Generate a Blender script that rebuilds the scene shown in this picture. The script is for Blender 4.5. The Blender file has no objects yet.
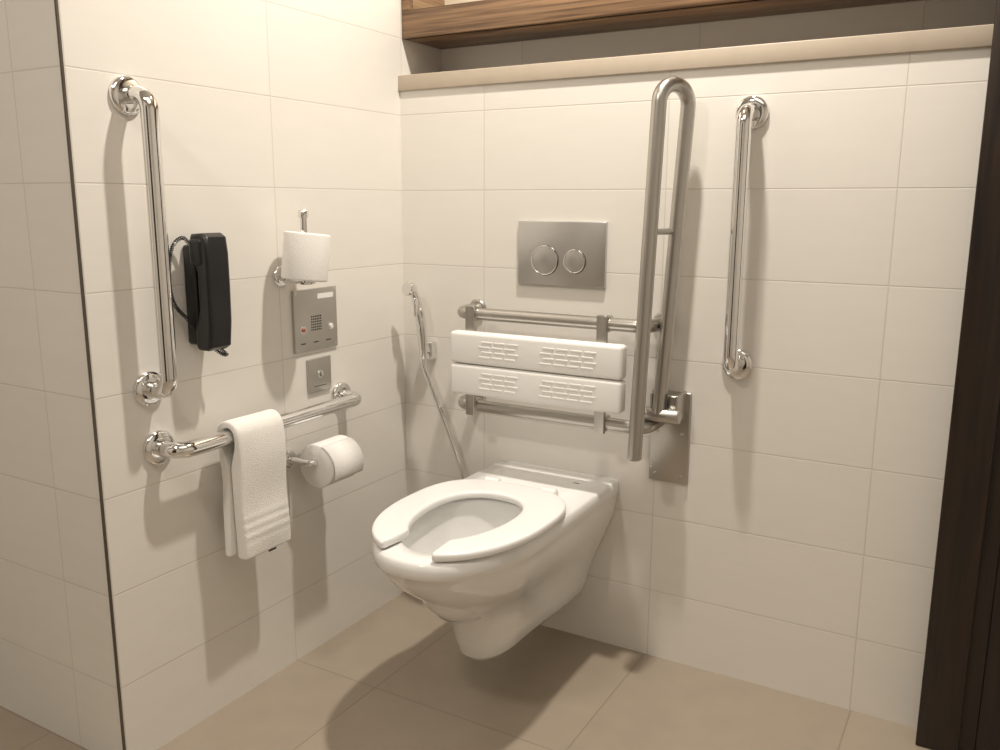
import bpy, bmesh, math
from mathutils import Vector, Matrix, noise
S=bpy.context.scene; COL=bpy.context.collection
S.view_settings.view_transform='Standard'; S.view_settings.look='None'
V=Vector
# ---------------- materials ----------------
def newmat(n):
    m=bpy.data.materials.new(n); m.use_nodes=True
    return m,m.node_tree.nodes,m.node_tree.links,m.node_tree.nodes["Principled BSDF"]
def mat(n,c,r=.4,metal=0,coat=0,noise_bump=0,nscale=200,cvar=0,aniso=None):
    m,N,L,B=newmat(n)
    B.inputs["Base Color"].default_value=(*c,1);B.inputs["Roughness"].default_value=r;B.inputs["Metallic"].default_value=metal
    B.inputs["Coat Weight"].default_value=coat;B.inputs["Coat Roughness"].default_value=.05
    tc=N.new("ShaderNodeTexCoord")
    nz=N.new("ShaderNodeTexNoise");nz.inputs["Scale"].default_value=nscale
    if aniso:
        mp=N.new("ShaderNodeMapping");mp.inputs["Scale"].default_value=aniso;L.new(tc.outputs["Object"],mp.inputs[0]);L.new(mp.outputs[0],nz.inputs["Vector"])
    else: L.new(tc.outputs["Object"],nz.inputs["Vector"])
    if noise_bump:
        b=N.new("ShaderNodeBump");b.inputs["Strength"].default_value=noise_bump;b.inputs["Distance"].default_value=.002
        L.new(nz.outputs["Fac"],b.inputs["Height"]);L.new(b.outputs[0],B.inputs["Normal"])
    if cvar:
        mx=N.new("ShaderNodeMix");mx.data_type='RGBA'
        mx.inputs[6].default_value=(*[x*(1-cvar) for x in c],1);mx.inputs[7].default_value=(*[min(1,x*(1+cvar)) for x in c],1)
        L.new(nz.outputs["Fac"],mx.inputs[0]);L.new(mx.outputs[2],B.inputs["Base Color"])
    else:
        mr=N.new("ShaderNodeMapRange");mr.inputs[3].default_value=max(0,r-.03);mr.inputs[4].default_value=r+.03
        L.new(nz.outputs["Fac"],mr.inputs[0]);L.new(mr.outputs[0],B.inputs["Roughness"])
    return m
def tilemat(n,base,grout,tw,th,x0,y0,z0,floor=False,rough=.4,half=.0012,var=.03,nsc=(3,3,3)):
    m,N,L,B=newmat(n)
    g=N.new("ShaderNodeNewGeometry");sp=N.new("ShaderNodeSeparateXYZ");L.new(g.outputs["Position"],sp.inputs[0])
    sn=N.new("ShaderNodeSeparateXYZ");L.new(g.outputs["True Normal"],sn.inputs[0])
    def M(op,a,b=None,c=None):
        k=N.new("ShaderNodeMath");k.operation=op
        for i,x in enumerate((a,b,c)):
            if x is None: continue
            if isinstance(x,(int,float)): k.inputs[i].default_value=x
            else: L.new(x,k.inputs[i])
        return k.outputs[0]
    def dist(co,o,w):
        q=M('DIVIDE',M('SUBTRACT',co,o),w)
        fr=M('SUBTRACT',.5,M('ABSOLUTE',M('SUBTRACT',M('FRACT',M('ADD',q,1000)),.5)))
        return M('MULTIPLY',fr,w), M('FLOOR',M('ADD',q,1000))
    if floor:
        du,iu=dist(sp.outputs[0],x0,tw);dv,iv=dist(sp.outputs[1],y0,th)
    else:
        a=M('GREATER_THAN',M('ABSOLUTE',sn.outputs[0]),.5)
        dx,ix=dist(sp.outputs[0],x0,tw);dy,iy=dist(sp.outputs[1],y0,tw)
        du=M('ADD',M('MULTIPLY',dy,a),M('MULTIPLY',dx,M('SUBTRACT',1,a)));iu=M('ADD',M('MULTIPLY',iy,a),M('MULTIPLY',ix,M('SUBTRACT',1,a)))
        dv,iv=dist(sp.outputs[2],z0,th)
    d=M('MINIMUM',du,dv)
    mr=N.new("ShaderNodeMapRange");mr.interpolation_type='SMOOTHSTEP';mr.inputs[1].default_value=half*.5;mr.inputs[2].default_value=half*1.6
    L.new(d,mr.inputs[0])
    wn=N.new("ShaderNodeTexWhiteNoise");cb=N.new("ShaderNodeCombineXYZ");L.new(iu,cb.inputs[0]);L.new(iv,cb.inputs[1]);L.new(cb.outputs[0],wn.inputs[0])
    nz=N.new("ShaderNodeTexNoise");mp=N.new("ShaderNodeMapping");mp.inputs["Scale"].default_value=nsc
    L.new(g.outputs["Position"],mp.inputs[0]);L.new(mp.outputs[0],nz.inputs["Vector"]);nz.inputs["Scale"].default_value=4;nz.inputs["Detail"].default_value=6
    vv=M('MULTIPLY_ADD',M('ADD',M('MULTIPLY',wn.outputs[0],.4),nz.outputs["Fac"]),var*2,1-var*1.4)
    bc=N.new("ShaderNodeMix");bc.data_type='RGBA';bc.blend_type='MULTIPLY';bc.inputs[0].default_value=1;bc.inputs[6].default_value=(*base,1)
    cc=N.new("ShaderNodeCombineColor");[L.new(vv,cc.inputs[i]) for i in range(3)];L.new(cc.outputs[0],bc.inputs[7])
    mx=N.new("ShaderNodeMix");mx.data_type='RGBA';mx.inputs[6].default_value=(*grout,1);L.new(bc.outputs[2],mx.inputs[7]);L.new(mr.outputs[0],mx.inputs[0])
    L.new(mx.outputs[2],B.inputs["Base Color"])
    B.inputs["Roughness"].default_value=rough
    bp=N.new("ShaderNodeBump");bp.inputs["Strength"].default_value=.35;bp.inputs["Distance"].default_value=.0012
    hh=M('ADD',mr.outputs[0],M('MULTIPLY',nz.outputs["Fac"],.25));L.new(hh,bp.inputs["Height"]);L.new(bp.outputs[0],B.inputs["Normal"])
    return m
def woodmat(n,c1,c2,scale=(1,14,40),rough=.4):
    m,N,L,B=newmat(n)
    tc=N.new("ShaderNodeTexCoord");mp=N.new("ShaderNodeMapping");mp.inputs["Scale"].default_value=scale;L.new(tc.outputs["Object"],mp.inputs[0])
    nz=N.new("ShaderNodeTexNoise");nz.inputs["Scale"].default_value=3;nz.inputs["Detail"].default_value=8;nz.inputs["Distortion"].default_value=.6;L.new(mp.outputs[0],nz.inputs["Vector"])
    cr=N.new("ShaderNodeValToRGB");cr.color_ramp.elements[0].position=.35;cr.color_ramp.elements[1].position=.65
    cr.color_ramp.elements[0].color=(*c1,1);cr.color_ramp.elements[1].color=(*c2,1)
    L.new(nz.outputs["Fac"],cr.inputs[0]);L.new(cr.outputs[0],B.inputs["Base Color"]);B.inputs["Roughness"].default_value=rough
    bp=N.new("ShaderNodeBump");bp.inputs["Strength"].default_value=.15;bp.inputs["Distance"].default_value=.001;L.new(nz.outputs["Fac"],bp.inputs["Height"]);L.new(bp.outputs[0],B.inputs["Normal"])
    return m
WALL=tilemat("wall_tile",(.77,.74,.69),(.65,.61,.555),.4915,.1988,.265,-.482,1.1729,nsc=(2,2,9))
WALLL=tilemat("wall_tile_side",(.77,.74,.69),(.65,.61,.555),.4915,.1988,-.15,-.482,1.1729,nsc=(2,2,9))
FLOOR=tilemat("floor_tile",(.36,.30,.235),(.28,.23,.18),.5,.5,.75,-.48,0,floor=True,rough=.35,var=.09,half=.0016)
CEIL=mat("ceiling_paint",(.8,.77,.72),.8)
STONE=mat("ledge_stone",(.46,.39,.31),.45,cvar=.08,nscale=25)
WALNUT=woodmat("walnut",(.075,.038,.018),(.27,.16,.085))
WALNUTL=woodmat("walnut_light",(.18,.10,.05),(.36,.24,.14),scale=(14,1,40))
DARK=woodmat("dark_wood",(.010,.006,.0045),(.030,.016,.009),scale=(20,20,1),rough=.35)
CREAM=mat("cream_panel",(.70,.62,.49),.6)
CHROME=mat("chrome",(.82,.815,.81),.07,1)
STEEL=mat("brushed_steel",(.50,.48,.45),.30,1,noise_bump=.05,nscale=60,aniso=(1,1,30))
STEELP=mat("steel_plate",(.56,.54,.51),.36,1,noise_bump=.04,nscale=60,aniso=(1,30,30))
PLATE=mat("matt_chrome_plate",(.60,.595,.59),.30,1)
CER=mat("ceramic_white",(.87,.865,.85),.12,0,coat=.6)
SEAT=mat("seat_plastic",(.89,.885,.875),.22,0,coat=.3)
PAD=mat("pad_plastic",(.85,.84,.815),.4)
PAPER=mat("tissue_paper",(.86,.84,.81),.95,noise_bump=.5,nscale=300)
CARD=mat("cardboard",(.30,.22,.15),.9,noise_bump=.2)
TOWEL=mat("terry_cloth",(.89,.87,.83),1,noise_bump=1.0,nscale=420)
BLACK=mat("black_plastic",(.009,.009,.010),.30,noise_bump=.02)
DGREY=mat("dark_grey",(.05,.05,.05),.5)
RED=mat("red_button",(.35,.08,.05),.4)
WHITE=mat("white_label",(.85,.85,.82),.5)
TRIM=mat("metal_trim",(.16,.14,.12),.4,.8)
WATER=mat("water",(.55,.55,.53),.03,0,coat=1)
# ---------------- helpers ----------------
def group(n):
    e=bpy.data.objects.new(n,None);e.empty_display_size=.05;COL.objects.link(e);return e
def obj(n,verts,faces,m,parent=None,smooth=True,ang=40):
    me=bpy.data.meshes.new(n);me.from_pydata([tuple(v) for v in verts],[],faces)
    bm=bmesh.new();bm.from_mesh(me);bmesh.ops.recalc_face_normals(bm,faces=bm.faces);bm.to_mesh(me);bm.free()
    me.materials.append(m)
    if smooth:
        me.shade_smooth()
        try: me.set_sharp_from_angle(angle=math.radians(ang))
        except Exception: pass
    o=bpy.data.objects.new(n,me);COL.objects.link(o)
    if parent: o.parent=parent
    return o
def box(n,a,b,m,parent=None,bev=0,seg=3):
    bm=bmesh.new();bmesh.ops.create_cube(bm,size=1)
    for v in bm.verts: v.co=V([(a[i]+b[i])/2+v.co[i]*abs(b[i]-a[i]) for i in range(3)])
    if bev: bmesh.ops.bevel(bm,geom=bm.edges[:],offset=bev,segments=seg,profile=.5,affect='EDGES')
    me=bpy.data.meshes.new(n);bm.to_mesh(me);bm.free();me.materials.append(m)
    if bev:
        me.shade_smooth();me.set_sharp_from_angle(angle=math.radians(50))
    o=bpy.data.objects.new(n,me);COL.objects.link(o)
    if parent:o.parent=parent
    return o
def fillet(pts,r,n=10):
    pts=[V(p) for p in pts];out=[pts[0]]
    for i in range(1,len(pts)-1):
        p=pts[i];a=(pts[i-1]-p);b=(pts[i+1]-p);rr=r if not isinstance(r,(list,tuple)) else r[i-1]
        an=a.angle(b);t=rr/math.tan(an/2);t=min(t,a.length*.49,b.length*.49) if len(pts)>3 else min(t,a.length*.95,b.length*.95)
        a.normalize();b.normalize();rr=t*math.tan(an/2)
        c=p+(a+b).normalized()*(rr/math.sin(an/2));s=p+a*t-c;e=p+b*t-c
        for k in range(n+1):
            out.append(c+s.slerp(e,k/n).normalized()*rr)
    out.append(pts[-1]);return out
def sweep(n,path,r,m,parent=None,seg=20,radii=None,cap=True):
    path=[V(p) for p in path];vs=[];fs=[];T=[]
    for i in range(len(path)):
        a=path[max(0,i-1)];b=path[min(len(path)-1,i+1)];T.append((b-a).normalized())
    u=T[0].orthogonal().normalized()
    for i,p in enumerate(path):
        u=(u-T[i]*u.dot(T[i])).normalized();w=T[i].cross(u);rr=radii[i] if radii else r
        for k in range(seg):
            t=2*math.pi*k/seg;vs.append(p+u*math.cos(t)*rr+w*math.sin(t)*rr)
    for i in range(len(path)-1):
        for k in range(seg):
            a=i*seg+k;b=i*seg+(k+1)%seg;fs.append((a,b,b+seg,a+seg))
    if cap:
        fs.append(tuple(range(seg)));fs.append(tuple(range((len(path)-1)*seg,len(path)*seg)))
    return obj(n,vs,fs,m,parent)
def lathe(n,o,axis,prof,m,parent=None,seg=40):
    o=V(o);ax=V(axis).normalized();u=ax.orthogonal().normalized();w=ax.cross(u);vs=[];fs=[]
    for d,r in prof:
        for k in range(seg):
            t=2*math.pi*k/seg;vs.append(o+ax*d+(u*math.cos(t)+w*math.sin(t))*max(r,1e-5))
    for i in range(len(prof)-1):
        for k in range(seg):
            a=i*seg+k;b=i*seg+(k+1)%seg;fs.append((a,b,b+seg,a+seg))
    fs.append(tuple(range(seg)));fs.append(tuple(range((len(prof)-1)*seg,len(prof)*seg)))
    return obj(n,vs,fs,m,parent)
def flange(n,o,axis,R,h,m,parent):
    return lathe(n,o,axis,[(0,R),(h*.35,R),(h*.7,R*.95),(h*.9,R*.82),(h,R*.6)],m,parent)
# ---------------- room ----------------
box("wall_back",(0,0,0),(2.6,.3,1.434),WALL)
box("wall_back_upper",(0,.2,1.434),(2.6,.3,2.5),WALL)
box("wall_left",(-1.4,-.977,0),(0,.3,2.5),WALLL)
box("wall_side",(-1.5,-3.2,0),(-1.4,-.977,2.5),WALL)
box("wall_right",(2.6,-3.2,0),(2.7,.3,2.5),WALL)
box("wall_front",(-1.5,-3.3,0),(2.7,-3.2,2.5),WALL)
box("floor",(-1.5,-3.3,-.1),(2.7,.3,0),FLOOR)
box("ceiling",(-1.5,-3.3,2.5),(2.7,.3,2.6),CEIL)
box("trim_1",(-.0035,-.980,0),(.001,-.9755,2.5),TRIM)
box("trim_2",(0,-.008,1.434),(1.39,.2,1.474),STONE,bev=.002)
d=group("door_frame")
box("jamb",(1.39,-.07,0),(1.47,-.001,2.3),DARK,d,bev=.003)
box("rebate",(1.47,-.05,0),(1.50,-.001,2.3),DARK,d)
box("leaf",(1.50,-.045,0),(2.3,-.001,2.3),DARK,d,bev=.002)
d2=group("reflection_contrast")  # unseen dark panel behind the camera, added for contrast in chrome reflections
box("contrast_panel",(.2,-3.199,0),(1.1,-3.15,2.1),DARK,d2,bev=.003)
sh=group("wooden_wall_cabinet")
X0,X1=.002,2.0
box("bottom_board",(X0,.02,1.570),(X1,.198,1.592),WALNUT,sh,bev=.001)
box("front_rail",(X0,.012,1.570),(X1,.034,1.640),WALNUT,sh,bev=.0015)
box("left_side",(X0,.02,1.592),(X0+.02,.198,2.2),WALNUTL,sh,bev=.001)
box("left_stile",(X0,.012,1.640),(X0+.022,.034,2.2),WALNUT,sh,bev=.001)
box("top_board",(X0,.02,2.2),(X1,.198,2.222),WALNUT,sh,bev=.001)
box("back_panel",(X0+.02,.188,1.592),(X1,.198,2.2),CREAM,sh)
# ---------------- grab rails ----------------
g=group("grab_rail");y=-.855;a,b=1.335,.775
sweep("tube",fillet([(.004,y,a),(.064,y,a),(.064,y,b),(.004,y,b)],.045),.0165,CHROME,g)
for i,z in enumerate((a,b)): flange("flange_%d"%(i+1),(.0005,y,z),(1,0,0),.036,.012,CHROME,g)
g=group("grab_rail")
x=.945
sweep("tube",fillet([(x,-.004,1.335),(x,-.064,1.335),(x,-.064,.780),(x,-.004,.780)],.045),.0165,CHROME,g)
for i,z in enumerate((1.335,.780)): flange("flange_%d"%(i+1),(x,-.0005,z),(0,-1,0),.036,.012,CHROME,g)
g=group("towel_rail")
z=.651
sweep("tube",fillet([(.004,-.844,z),(.066,-.844,z),(.066,-.282,z),(.004,-.282,z)],.045),.0165,CHROME,g)
for i,y in enumerate((-.844,-.282)): flange("flange_%d"%(i+1),(.0005,y,z),(1,0,0),.036,.012,CHROME,g)
# ---------------- towel ----------------
t=group("hand_towel")
xc,zc=.066,.653
zb=.378
outer=[];inner=[]
NL=40
Ro,Ri=.034,.0190
for k in range(NL): outer.append((xc+Ro+.002*math.sin(k*.23),zb+(zc-zb)*k/NL))
for k in range(13):
    a=math.pi*k/12;outer.append((xc+Ro*math.cos(a),zc+Ro*math.sin(a)))
for k in range(1,NL+1): outer.append((xc-Ro+.014*min(1,k/14),zc-(zc-zb-.006)*k/NL))
for k in range(NL): inner.append((xc+Ri-.016*max(0,min(1,(NL-3-k)/7)),zb+(zc-zb)*k/NL))
for k in range(13):
    a=math.pi*k/12;inner.append((xc+Ri*math.cos(a),zc+Ri*math.sin(a)))
for k in range(1,NL+1): inner.append((xc-Ri+.019*max(0,min(1,(k-3)/7)),zc-(zc-zb-.006)*k/NL))
loop=outer+inner[::-1];M=len(loop);NY=18;vs=[];fs=[]
y0,y1=-.724,-.583
for j in range(NY+1):
    for i,(px,pz) in enumerate(loop):
        s=j/NY;edge=min(1,min(s,1-s)*8+.55)
        yy=y0+(y1-y0)*s
        if pz<zc: yy+=(.006*(zc-pz)/.28)*(1 if px>xc else -1.5)*1.0
        is_out=i<len(outer)
        nz_=noise.noise(V((yy*14,pz*9,px*5)))*(.004 if is_out else .001)
        dx=px-xc
        band=0
        if is_out and px>xc and .415<pz<.476: band=.0010*math.sin((pz-.405)/.0205*2*math.pi)
        vs.append((xc+dx*(1 if not is_out else (.9+.1*edge))+nz_+band,yy,pz+nz_*.5))
for j in range(NY):
    for i in range(M):
        a=j*M+i;b=j*M+(i+1)%M;fs.append((a,b,b+M,a+M))
q=len(outer)
for base in (0,NY*M):
    for i in range(q-1):
        fs.append((base+i,base+i+1,base+M-2-i,base+M-1-i))
tw=obj("cloth",vs,fs,TOWEL,t,ang=180)
sm=tw.modifiers.new("s","SUBSURF");sm.levels=1;sm.render_levels=2
box("care_tag",(.086,-.640,.370),(.088,-.618,.382),DGREY,t)
# ---------------- telephone ----------------
ph=group("wall_telephone")
box("cradle",(.0005,-.752,.85),(.036,-.706,1.055),BLACK,ph,bev=.006)
pr=[(.040,1.078),(.070,1.080),(.083,1.072),(.087,1.04),(.0875,.97),(.086,.90),(.080,.850),(.068,.842),(.040,.842),(.037,.850),(.037,.890),(.046,.905),(.052,.93),(.052,1.0),(.046,1.02),(.037,1.035),(.036,1.07)]
vs=[];fs=[]
n_=len(pr)
for y in (-.763,-.705):
    for px,pz in pr: vs.append((px,y,pz))
for i in range(n_): fs.append((i,(i+1)%n_,(i+1)%n_+n_,i+n_))
fs+= [tuple(range(n_)),tuple(range(n_,2*n_))]
hs=obj("handset",vs,fs,BLACK,ph)
bv=hs.modifiers.new("b","BEVEL");bv.width=.007;bv.segments=3;bv.limit_method='ANGLE';bv.angle_limit=math.radians(60)
box("ear_cap",(.036,-.767,1.015),(.074,-.701,1.070),BLACK,ph,bev=.008)
pts=[(.045,-.715,.846),(.055,-.700,.826),(.040,-.716,.838),(.02,-.765,.905),(.016,-.792,.94),(.014,-.798,.99),(.016,-.788,1.05),(.022,-.765,1.070),(.028,-.750,1.05)]
def smoothpath(p,n=10):
    p=[V(a) for a in p];o=[]
    for i in range(len(p)-1):
        a=p[max(0,i-1)];b=p[i];c=p[i+1];d_=p[min(len(p)-1,i+2)]
        for k in range(n):
            t_=k/n;o.append(.5*((2*b)+(c-a)*t_+(2*a-5*b+4*c-d_)*t_*t_+(3*b-a-3*c+d_)*t_**3))
    o.append(p[-1]);return o
sp_=smoothpath(pts,14)
coil=[];acc=0
for i in range(len(sp_)-1):
    a,b=sp_[i],sp_[i+1];T=(b-a).normalized();u=T.cross(V((1,0,0)));u=u.normalized() if u.length>1e-3 else T.orthogonal().normalized();w=T.cross(u)
    L_=(b-a).length;st=max(4,int(L_/.0006))
    for k in range(st):
        an=acc/.0040*2*math.pi;coil.append(a.lerp(b,k/st)+(u*math.cos(an)+w*math.sin(an))*.0032);acc+=L_/st
sweep("coiled_cord",coil,.0013,BLACK,ph,seg=6)
# ---------------- spare roll holder ----------------
def roll(n,o,axis,L_,R,parent):
    lathe(n,o,axis,[(0,.021),(0,R-.003),(.002,R-.0005),(.004,R),(L_-.004,R),(L_-.002,R-.0005),(L_,R-.003),(L_,.021),(L_-.001,.0205),(.001,.0205)],PAPER,parent,seg=64)
    o=V(o);ax=V(axis).normalized()
    lathe(n+"_core",o+ax*.0005,axis,[(0,.0205),(0,.018),(L_-.001,.018),(L_-.001,.0205)],CARD,parent)
g=group("spare_toilet_roll_holder")
yh=-.476
flange("wall_flange",(.0005,yh,.972),(1,0,0),.026,.010,CHROME,g)
sweep("arm",[(.004,yh,.966),(.078,yh,.966)],.008,CHROME,g)
lathe("disc",(.078,yh,.957),(0,0,1),[(0,.014),(.002,.022),(.005,.022)],CHROME,g)
lathe("rod",(.078,yh,.962),(0,0,1),[(0,.008),(.145,.008),(.145,.012),(.158,.012),(.162,.009)],CHROME,g)
roll("roll",(.078,yh-.005,.9675),(.05,.10,1),.106,.052,g)
# ---------------- lower roll holder ----------------
g=group("toilet_roll_holder")
flange("wall_flange",(.0005,-.482,.532),(1,0,0),.024,.012,CHROME,g)
sweep("arm",fillet([(.004,-.482,.532),(.078,-.482,.532),(.078,-.358,.532)],.014),.0085,CHROME,g)
rz=.522
roll("roll",(.078,-.468,rz),(0,1,0),.104,.054,g)
vs=[];fs=[]
for j in range(2):
    for k in range(14):
        a=math.radians(70-k*7.5);rr=.0545+.0012*k*.6
        yy=-.468+.104*j
        vs.append((.078+math.cos(a)*rr,yy,rz+math.sin(a)*rr))
for k in range(13): fs.append((k,k+1,k+15,k+14))
so=obj("loose_sheet",vs,fs,PAPER,g);so.modifiers.new("s","SOLIDIFY").thickness=.0008
# ---------------- call panel ----------------
g=group("emergency_call_panel")
box("plate",(.0005,-.444,.784),(.007,-.291,.936),STEELP,g,bev=.002)
for i in range(6):
    for j in range(6):
        lathe("hole_%d_%d"%(i,j),(.0069,-.385+i*.0065,.835+j*.0065),(1,0,0),[(0,.0022),(.0007,.0022)],DGREY,g,seg=8)
box("label",(.0069,-.362,.910),(.0078,-.305,.922),WHITE,g)
lathe("button_red",(.0069,-.415,.838),(1,0,0),[(0,.005),(.003,.005),(.004,.004)],RED,g,seg=24)
lathe("button_white",(.0069,-.316,.838),(1,0,0),[(0,.006),(.003,.006),(.004,.005)],WHITE,g,seg=24)
for nm,yy in (("button_ring_1",-.415),("button_ring_2",-.316)): lathe(nm,(.0066,yy,.838),(1,0,0),[(0,.010),(.0012,.010)],CHROME,g,seg=24)
for (yy,zz) in ((-.437,.928),(-.298,.928),(-.437,.792),(-.298,.792)):
    lathe("screw",(.0065,yy,zz),(1,0,0),[(0,.003),(.001,.003),(.0013,.002)],CHROME,g,seg=12)
for k in range(3): box("engraving_%d"%k,(.0069,-.425+k*.045,.803),(.0074,-.408+k*.045,.806),DGREY,g)
g=group("wall_switch_plate")
box("plate",(.0005,-.403,.678),(.007,-.320,.763),STEELP,g,bev=.002)
lathe("key_switch",(.0069,-.362,.722),(1,0,0),[(0,.010),(.002,.010),(.0025,.008)],CHROME,g,seg=24)
box("slot",(.0094,-.363,.716),(.0098,-.361,.728),DGREY,g)
box("marking",(.0069,-.385,.692),(.0073,-.340,.694),DGREY,g)
# ---------------- flush plate ----------------
g=group("dual_flush_plate")
box("plate",(.372,-.010,.937),(.614,-.0005,1.097),PLATE,g,bev=.002)
def torus(n,c,ax,R,r,m,p):
    c=V(c);ax=V(ax).normalized();u=ax.orthogonal().normalized();w=ax.cross(u)
    path=[c+(u*math.cos(a)+w*math.sin(a))*R for a in [2*math.pi*k/48 for k in range(49)]]
    return sweep(n,path,r,m,p,seg=8,cap=False)
for i,(xx,R) in enumerate(((.450,.036),(.533,.028))):
    lathe("button_%d"%i,(xx,-.0095,1.000),(0,-1,0),[(0,R),(.003,R),(.0036,R-.002)],PLATE,g)
    torus("button_ring_%d"%i,(xx,-.0128,1.000),(0,1,0),R,.0016,CHROME,g)
    torus("button_gap_%d"%i,(xx,-.0100,1.000),(0,1,0),R+.0015,.0012,DGREY,g)
# ---------------- backrest ----------------
g=group("toilet_backrest")
for nm,z in (("upper",.864),("lower",.624)):
    sweep(nm+"_tube",fillet([(.246,-.004,z),(.246,-.098,z),(.765,-.098,z),(.765,-.004,z)],.035),.0155,STEEL,g)
    flange(nm+"_flange_l",(.246,-.0005,z),(0,-1,0),.026,.008,STEEL,g)
    flange(nm+"_flange_r",(.765,-.0005,z),(0,-1,0),.026,.008,STEEL,g)
for i,xx in enumerate((.294,.656)):
    box("bracket_%d"%i,(xx-.013,-.120,.602),(xx+.013,-.108,.886),STEEL,g,bev=.002)
    for z in (.864,.624): box("clamp_%d_%d"%(i,int(z*100)),(xx-.014,-.116,z-.019),(xx+.014,-.080,z+.019),STEEL,g,bev=.004)
for i,(za,zb_) in enumerate(((.744,.824),(.664,.742))):
    box("pad_%d"%i,(.258,-.158,za),(.724,-.120,zb_),PAD,g,bev=.009,seg=5)
    for cx0 in (.345,.515):
        for r_ in range(4):
            zz=za+.018+r_*.0125
            for k in range(3 if cx0<.5 else 4):
                xx=cx0+k*.036+(r_%2)*.008
                box("rib_%d_%d_%d_%d"%(i,int(cx0*1000),r_,k),(xx,-.1592,zz),(xx+.031,-.156,zz+.0055),PAD,g,bev=.001,seg=2)
# ---------------- fold up rail ----------------
g=group("folding_support_rail")
box("wall_plate",(.745,-.009,.474),(.842,-.0005,.700),STEEL,g,bev=.002)
box("hinge_cheek_l",(.765,-.075,.640),(.771,-.006,.705),STEEL,g,bev=.002)
box("hinge_cheek_r",(.826,-.075,.640),(.832,-.006,.705),STEEL,g,bev=.002)
box("hinge_block",(.769,-.055,.650),(.828,-.008,.700),STEEL,g,bev=.004)
lathe("pivot",(.752,-.072,.655),(1,0,0),[(0,.014),(.003,.017),(.082,.017),(.086,.014)],STEEL,g)
pth=fillet([(.762,-.155,.572),(.783,-.135,1.394),(.823,-.060,1.388),(.787,-.072,.655)],[.048,.048],14)
sweep("loop_tube",pth,.0165,STEEL,g)
lathe("end_cap",(.762,-.155,.569),(0,0,-1),[(-.004,.0165),(.003,.0165),(.006,.013)],STEEL,g)
sweep("cross_brace",[(.7745,-.143,1.08),(.807,-.065,1.08)],.007,STEEL,g)
for i,(xx,zz) in enumerate(((.76,.49),(.827,.49),(.76,.60),(.827,.60))):
    lathe("bolt_%d"%i,(xx,-.0088,zz),(0,-1,0),[(0,.005),(.002,.005),(.003,.003)],STEEL,g,seg=16)
# ---------------- bidet spray ----------------
g=group("handheld_bidet_spray")
box("wall_bracket",(.082,-.028,.715),(.112,-.0005,.765),CHROME,g,bev=.004)
sweep("hook",[(.097,-.02,.742),(.097,-.048,.746)],.012,CHROME,g)
hp=smoothpath([(.101,-.050,.722),(.100,-.052,.78),(.094,-.056,.84),(.084,-.062,.895),(.078,-.072,.912)],8)
sweep("handle",hp,.01,CHROME,g,radii=[.010+.004*math.sin(min(1,i/len(hp)*1.1)*math.pi) for i in range(len(hp))])
lathe("spray_head",(.077,-.060,.912),(-.1,-.75,.1),[(0,.014),(.012,.018),(.022,.020),(.026,.017)],CHROME,g)
box("trigger",(.091,-.082,.84),(.099,-.066,.89),CHROME,g,bev=.003)
sweep("hose",smoothpath([(.101,-.050,.728),(.103,-.052,.70),(.125,-.055,.655),(.160,-.055,.58),(.192,-.05,.50),(.215,-.045,.43),(.225,-.03,.36),(.235,-.012,.33),(.24,-.002,.325)],10),.0068,CHROME,g,seg=12)
flange("hose_outlet",(.24,-.0005,.325),(0,-1,0),.022,.008,CHROME,g)
# ---------------- toilet ----------------
g=group("wall_hung_toilet")
CX=.492
def ring(w,tip,ym,wb,z,n=2.2,yb=-.0015):
    P=[]
    ns=8
    for k in range(ns):
        s=k/ns; ss=s*s*(3-2*s)
        P.append((wb+(w-wb)*ss,yb+(ym-yb)*s))
    nf=48
    for k in range(nf+1):
        a=math.pi*k/nf
        c=math.cos(a);s=math.sin(a)
        P.append((w*math.copysign(abs(c)**(2/n),c),ym-(ym-tip)*abs(s)**(2/n)))
    for k in range(ns-1,-1,-1):
        s=k/ns; ss=s*s*(3-2*s)
        P.append((-(wb+(w-wb)*ss),yb+(ym-yb)*s))
    for k in range(1,8):
        P.append((-wb+2*wb*k/8,yb))
    return [(CX+x_,y_,z) for x_,y_ in P]
rings=[
 ring(.032,-.40,-.33,.05,.116),
 ring(.055,-.430,-.33,.070,.120),
 ring(.067,-.445,-.33,.080,.136),
 ring(.072,-.453,-.33,.090,.17),
 ring(.080,-.466,-.33,.102,.215),
 ring(.094,-.495,-.34,.116,.255),
 ring(.116,-.542,-.36,.132,.292),
 ring(.139,-.595,-.38,.147,.328),
 ring(.157,-.642,-.40,.160,.364),
 ring(.167,-.672,-.41,.167,.398),
 ring(.170,-.683,-.41,.169,.417),
 ring(.174,-.691,-.41,.171,.422),
 ring(.175,-.693,-.41,.172,.436),
 ring(.173,-.691,-.41,.171,.450),
 ring(.168,-.685,-.41,.167,.456),
]
n_=len(rings[0])
def hole(a,bf,br,z,yc=-.435):
    o=[]
    for (x_,y_,_) in rings[14]:
        an=math.atan2((y_-yc),(x_-CX)); c=math.cos(an);s=math.sin(an);b=bf if s<0 else br
        r_=1/math.sqrt((c/a)**2+(s/b)**2);o.append((CX+c*r_,yc+s*r_,z))
    return o
rings+=[hole(.122,.200,.150,.456),hole(.117,.195,.145,.452),hole(.118,.196,.146,.42),hole(.108,.18,.135,.37),hole(.085,.14,.115,.30),hole(.055,.085,.08,.25),hole(.03,.045,.045,.235)]
vs=[];fs=[]
for r_ in rings: vs+=r_
for i in range(len(rings)-1):
    for k in range(n_):
        a=i*n_+k;b=i*n_+(k+1)%n_;fs.append((a,b,b+n_,a+n_))
fs.append(tuple(range(n_)));fs.append(tuple(range((len(rings)-1)*n_,len(rings)*n_)))
bd=obj("bowl_body",vs,fs,CER,g,ang=60)
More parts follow.
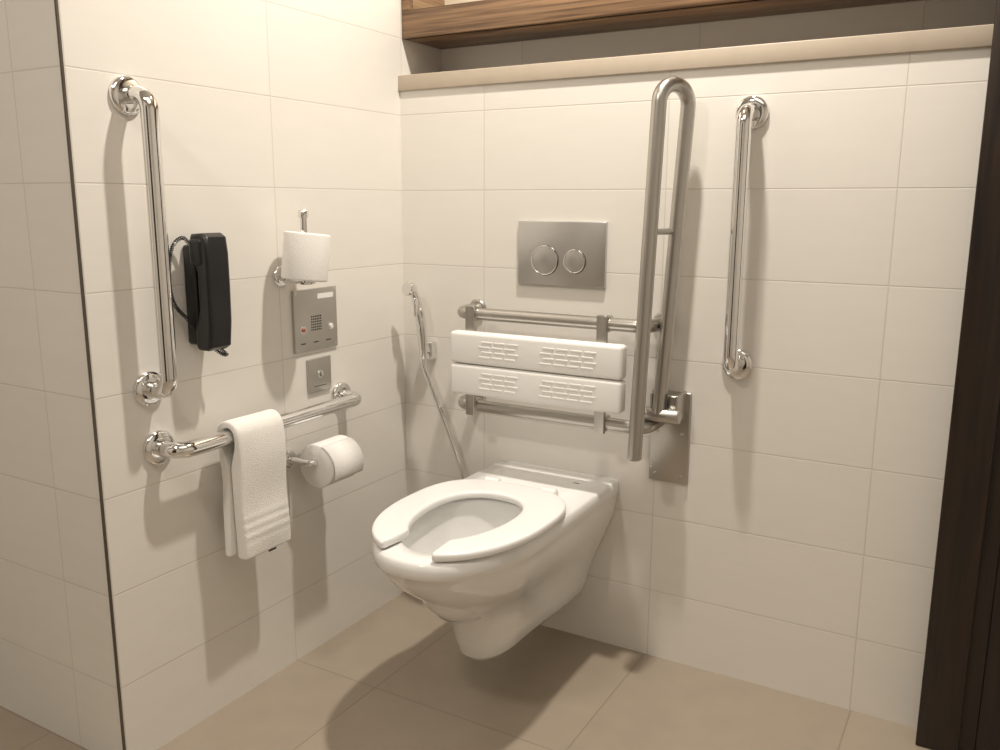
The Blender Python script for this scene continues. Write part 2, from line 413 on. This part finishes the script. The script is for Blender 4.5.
w_=hole(.062,.10,.09,.262)
obj("water_surface",w_,[tuple(range(n_))],WATER,g)
def se(a,bf,br,yc,th,n,nb):
    c=math.cos(th);s=math.sin(th);nn=n if s<0 else nb;b=bf if s<0 else br
    return V((CX+a*math.copysign(abs(c)**(2/nn),c),yc+b*math.copysign(abs(s)**(2/nn),s),0))
vs=[];fs=[];NS=72
z0,z1=.459,.478
prof=[(0,.2),(0,.75),(.04,.94),(.10,1.0),(.5,1.01),(.90,1.0),(.96,.94),(1,.75),(1,.2),(.97,0),(.5,0),(.03,0)]
for j in range(NS+1):
    s=j/NS
    do,di=math.radians(15.5),math.radians(30)
    to=-math.pi/2+do+(2*math.pi-2*do)*s;ti=-math.pi/2+di+(2*math.pi-2*di)*s
    O=se(.182,.270,.200,-.415,to,2.2,2.9);I=se(.101,.185,.128,-.43,ti,2.0,2.3)
    for u_,v_ in prof:
        p=I.lerp(O,u_);vs.append((p.x,p.y,z0+(z1-z0)*v_))
K=len(prof)
for j in range(NS):
    for i in range(K):
        a=j*K+i;b=j*K+(i+1)%K;fs.append((a,b,b+K,a+K))
fs.append(tuple(range(K)));fs.append(tuple(range(NS*K,(NS+1)*K)))
so=obj("open_front_seat",vs,fs,SEAT,g,ang=180);m_=so.modifiers.new("s","SUBSURF");m_.levels=2;m_.render_levels=2
for i,dx in enumerate((-.078,.078)):
    sweep("hinge_%d"%i,[(CX+dx-.022,-.206,.466),(CX+dx-.018,-.206,.466),(CX+dx+.018,-.206,.466),(CX+dx+.022,-.206,.466)],.011,SEAT,g,radii=[.006,.011,.011,.006])
box("maker_mark",(.575,-.085,.4558),(.592,-.081,.4564),DGREY,g)
# ---------------- lights ----------------
def area(n,loc,size,e,col,shape='DISK',rot=(0,0,0)):
    l=bpy.data.lights.new(n,'AREA');l.shape=shape;l.size=size;l.energy=e;l.color=col
    o=bpy.data.objects.new(n,l);COL.objects.link(o);o.location=loc;o.rotation_euler=rot;return o
area("downlight_toilet",(.80,-.40,2.47),.08,31,(1,.925,.82))
area("downlight_room",(.35,-2.25,2.47),.25,18,(1,.925,.82))
area("fill_soft",(1.3,-1.6,2.48),1.3,7,(1,.93,.84))  # broad overhead fill light, added; no fitting of this size
w=bpy.data.worlds.new("world");S.world=w;w.use_nodes=True;w.node_tree.nodes["Background"].inputs[0].default_value=(.9,.8,.68,1);w.node_tree.nodes["Background"].inputs[1].default_value=.3
# ---------------- camera ----------------
f,pi,ya,ro,cx,cy,h=(860.2311,.1969,.5251,.0037,1.4469,-1.9543,1.1399)
F=V((-math.sin(ya)*math.cos(pi),math.cos(ya)*math.cos(pi),-math.sin(pi)))
R=V((math.cos(ya),math.sin(ya),0));U=R.cross(F)
R2=R*math.cos(ro)+U*math.sin(ro);U2=-R*math.sin(ro)+U*math.cos(ro)
M=Matrix((( R2.x,U2.x,-F.x,cx),(R2.y,U2.y,-F.y,cy),(R2.z,U2.z,-F.z,h),(0,0,0,1)))
c=bpy.data.cameras.new("camera");co=bpy.data.objects.new("camera",c);COL.objects.link(co);co.matrix_world=M
c.sensor_width=36;c.lens=f/1000*36;c.clip_start=.01;S.camera=co
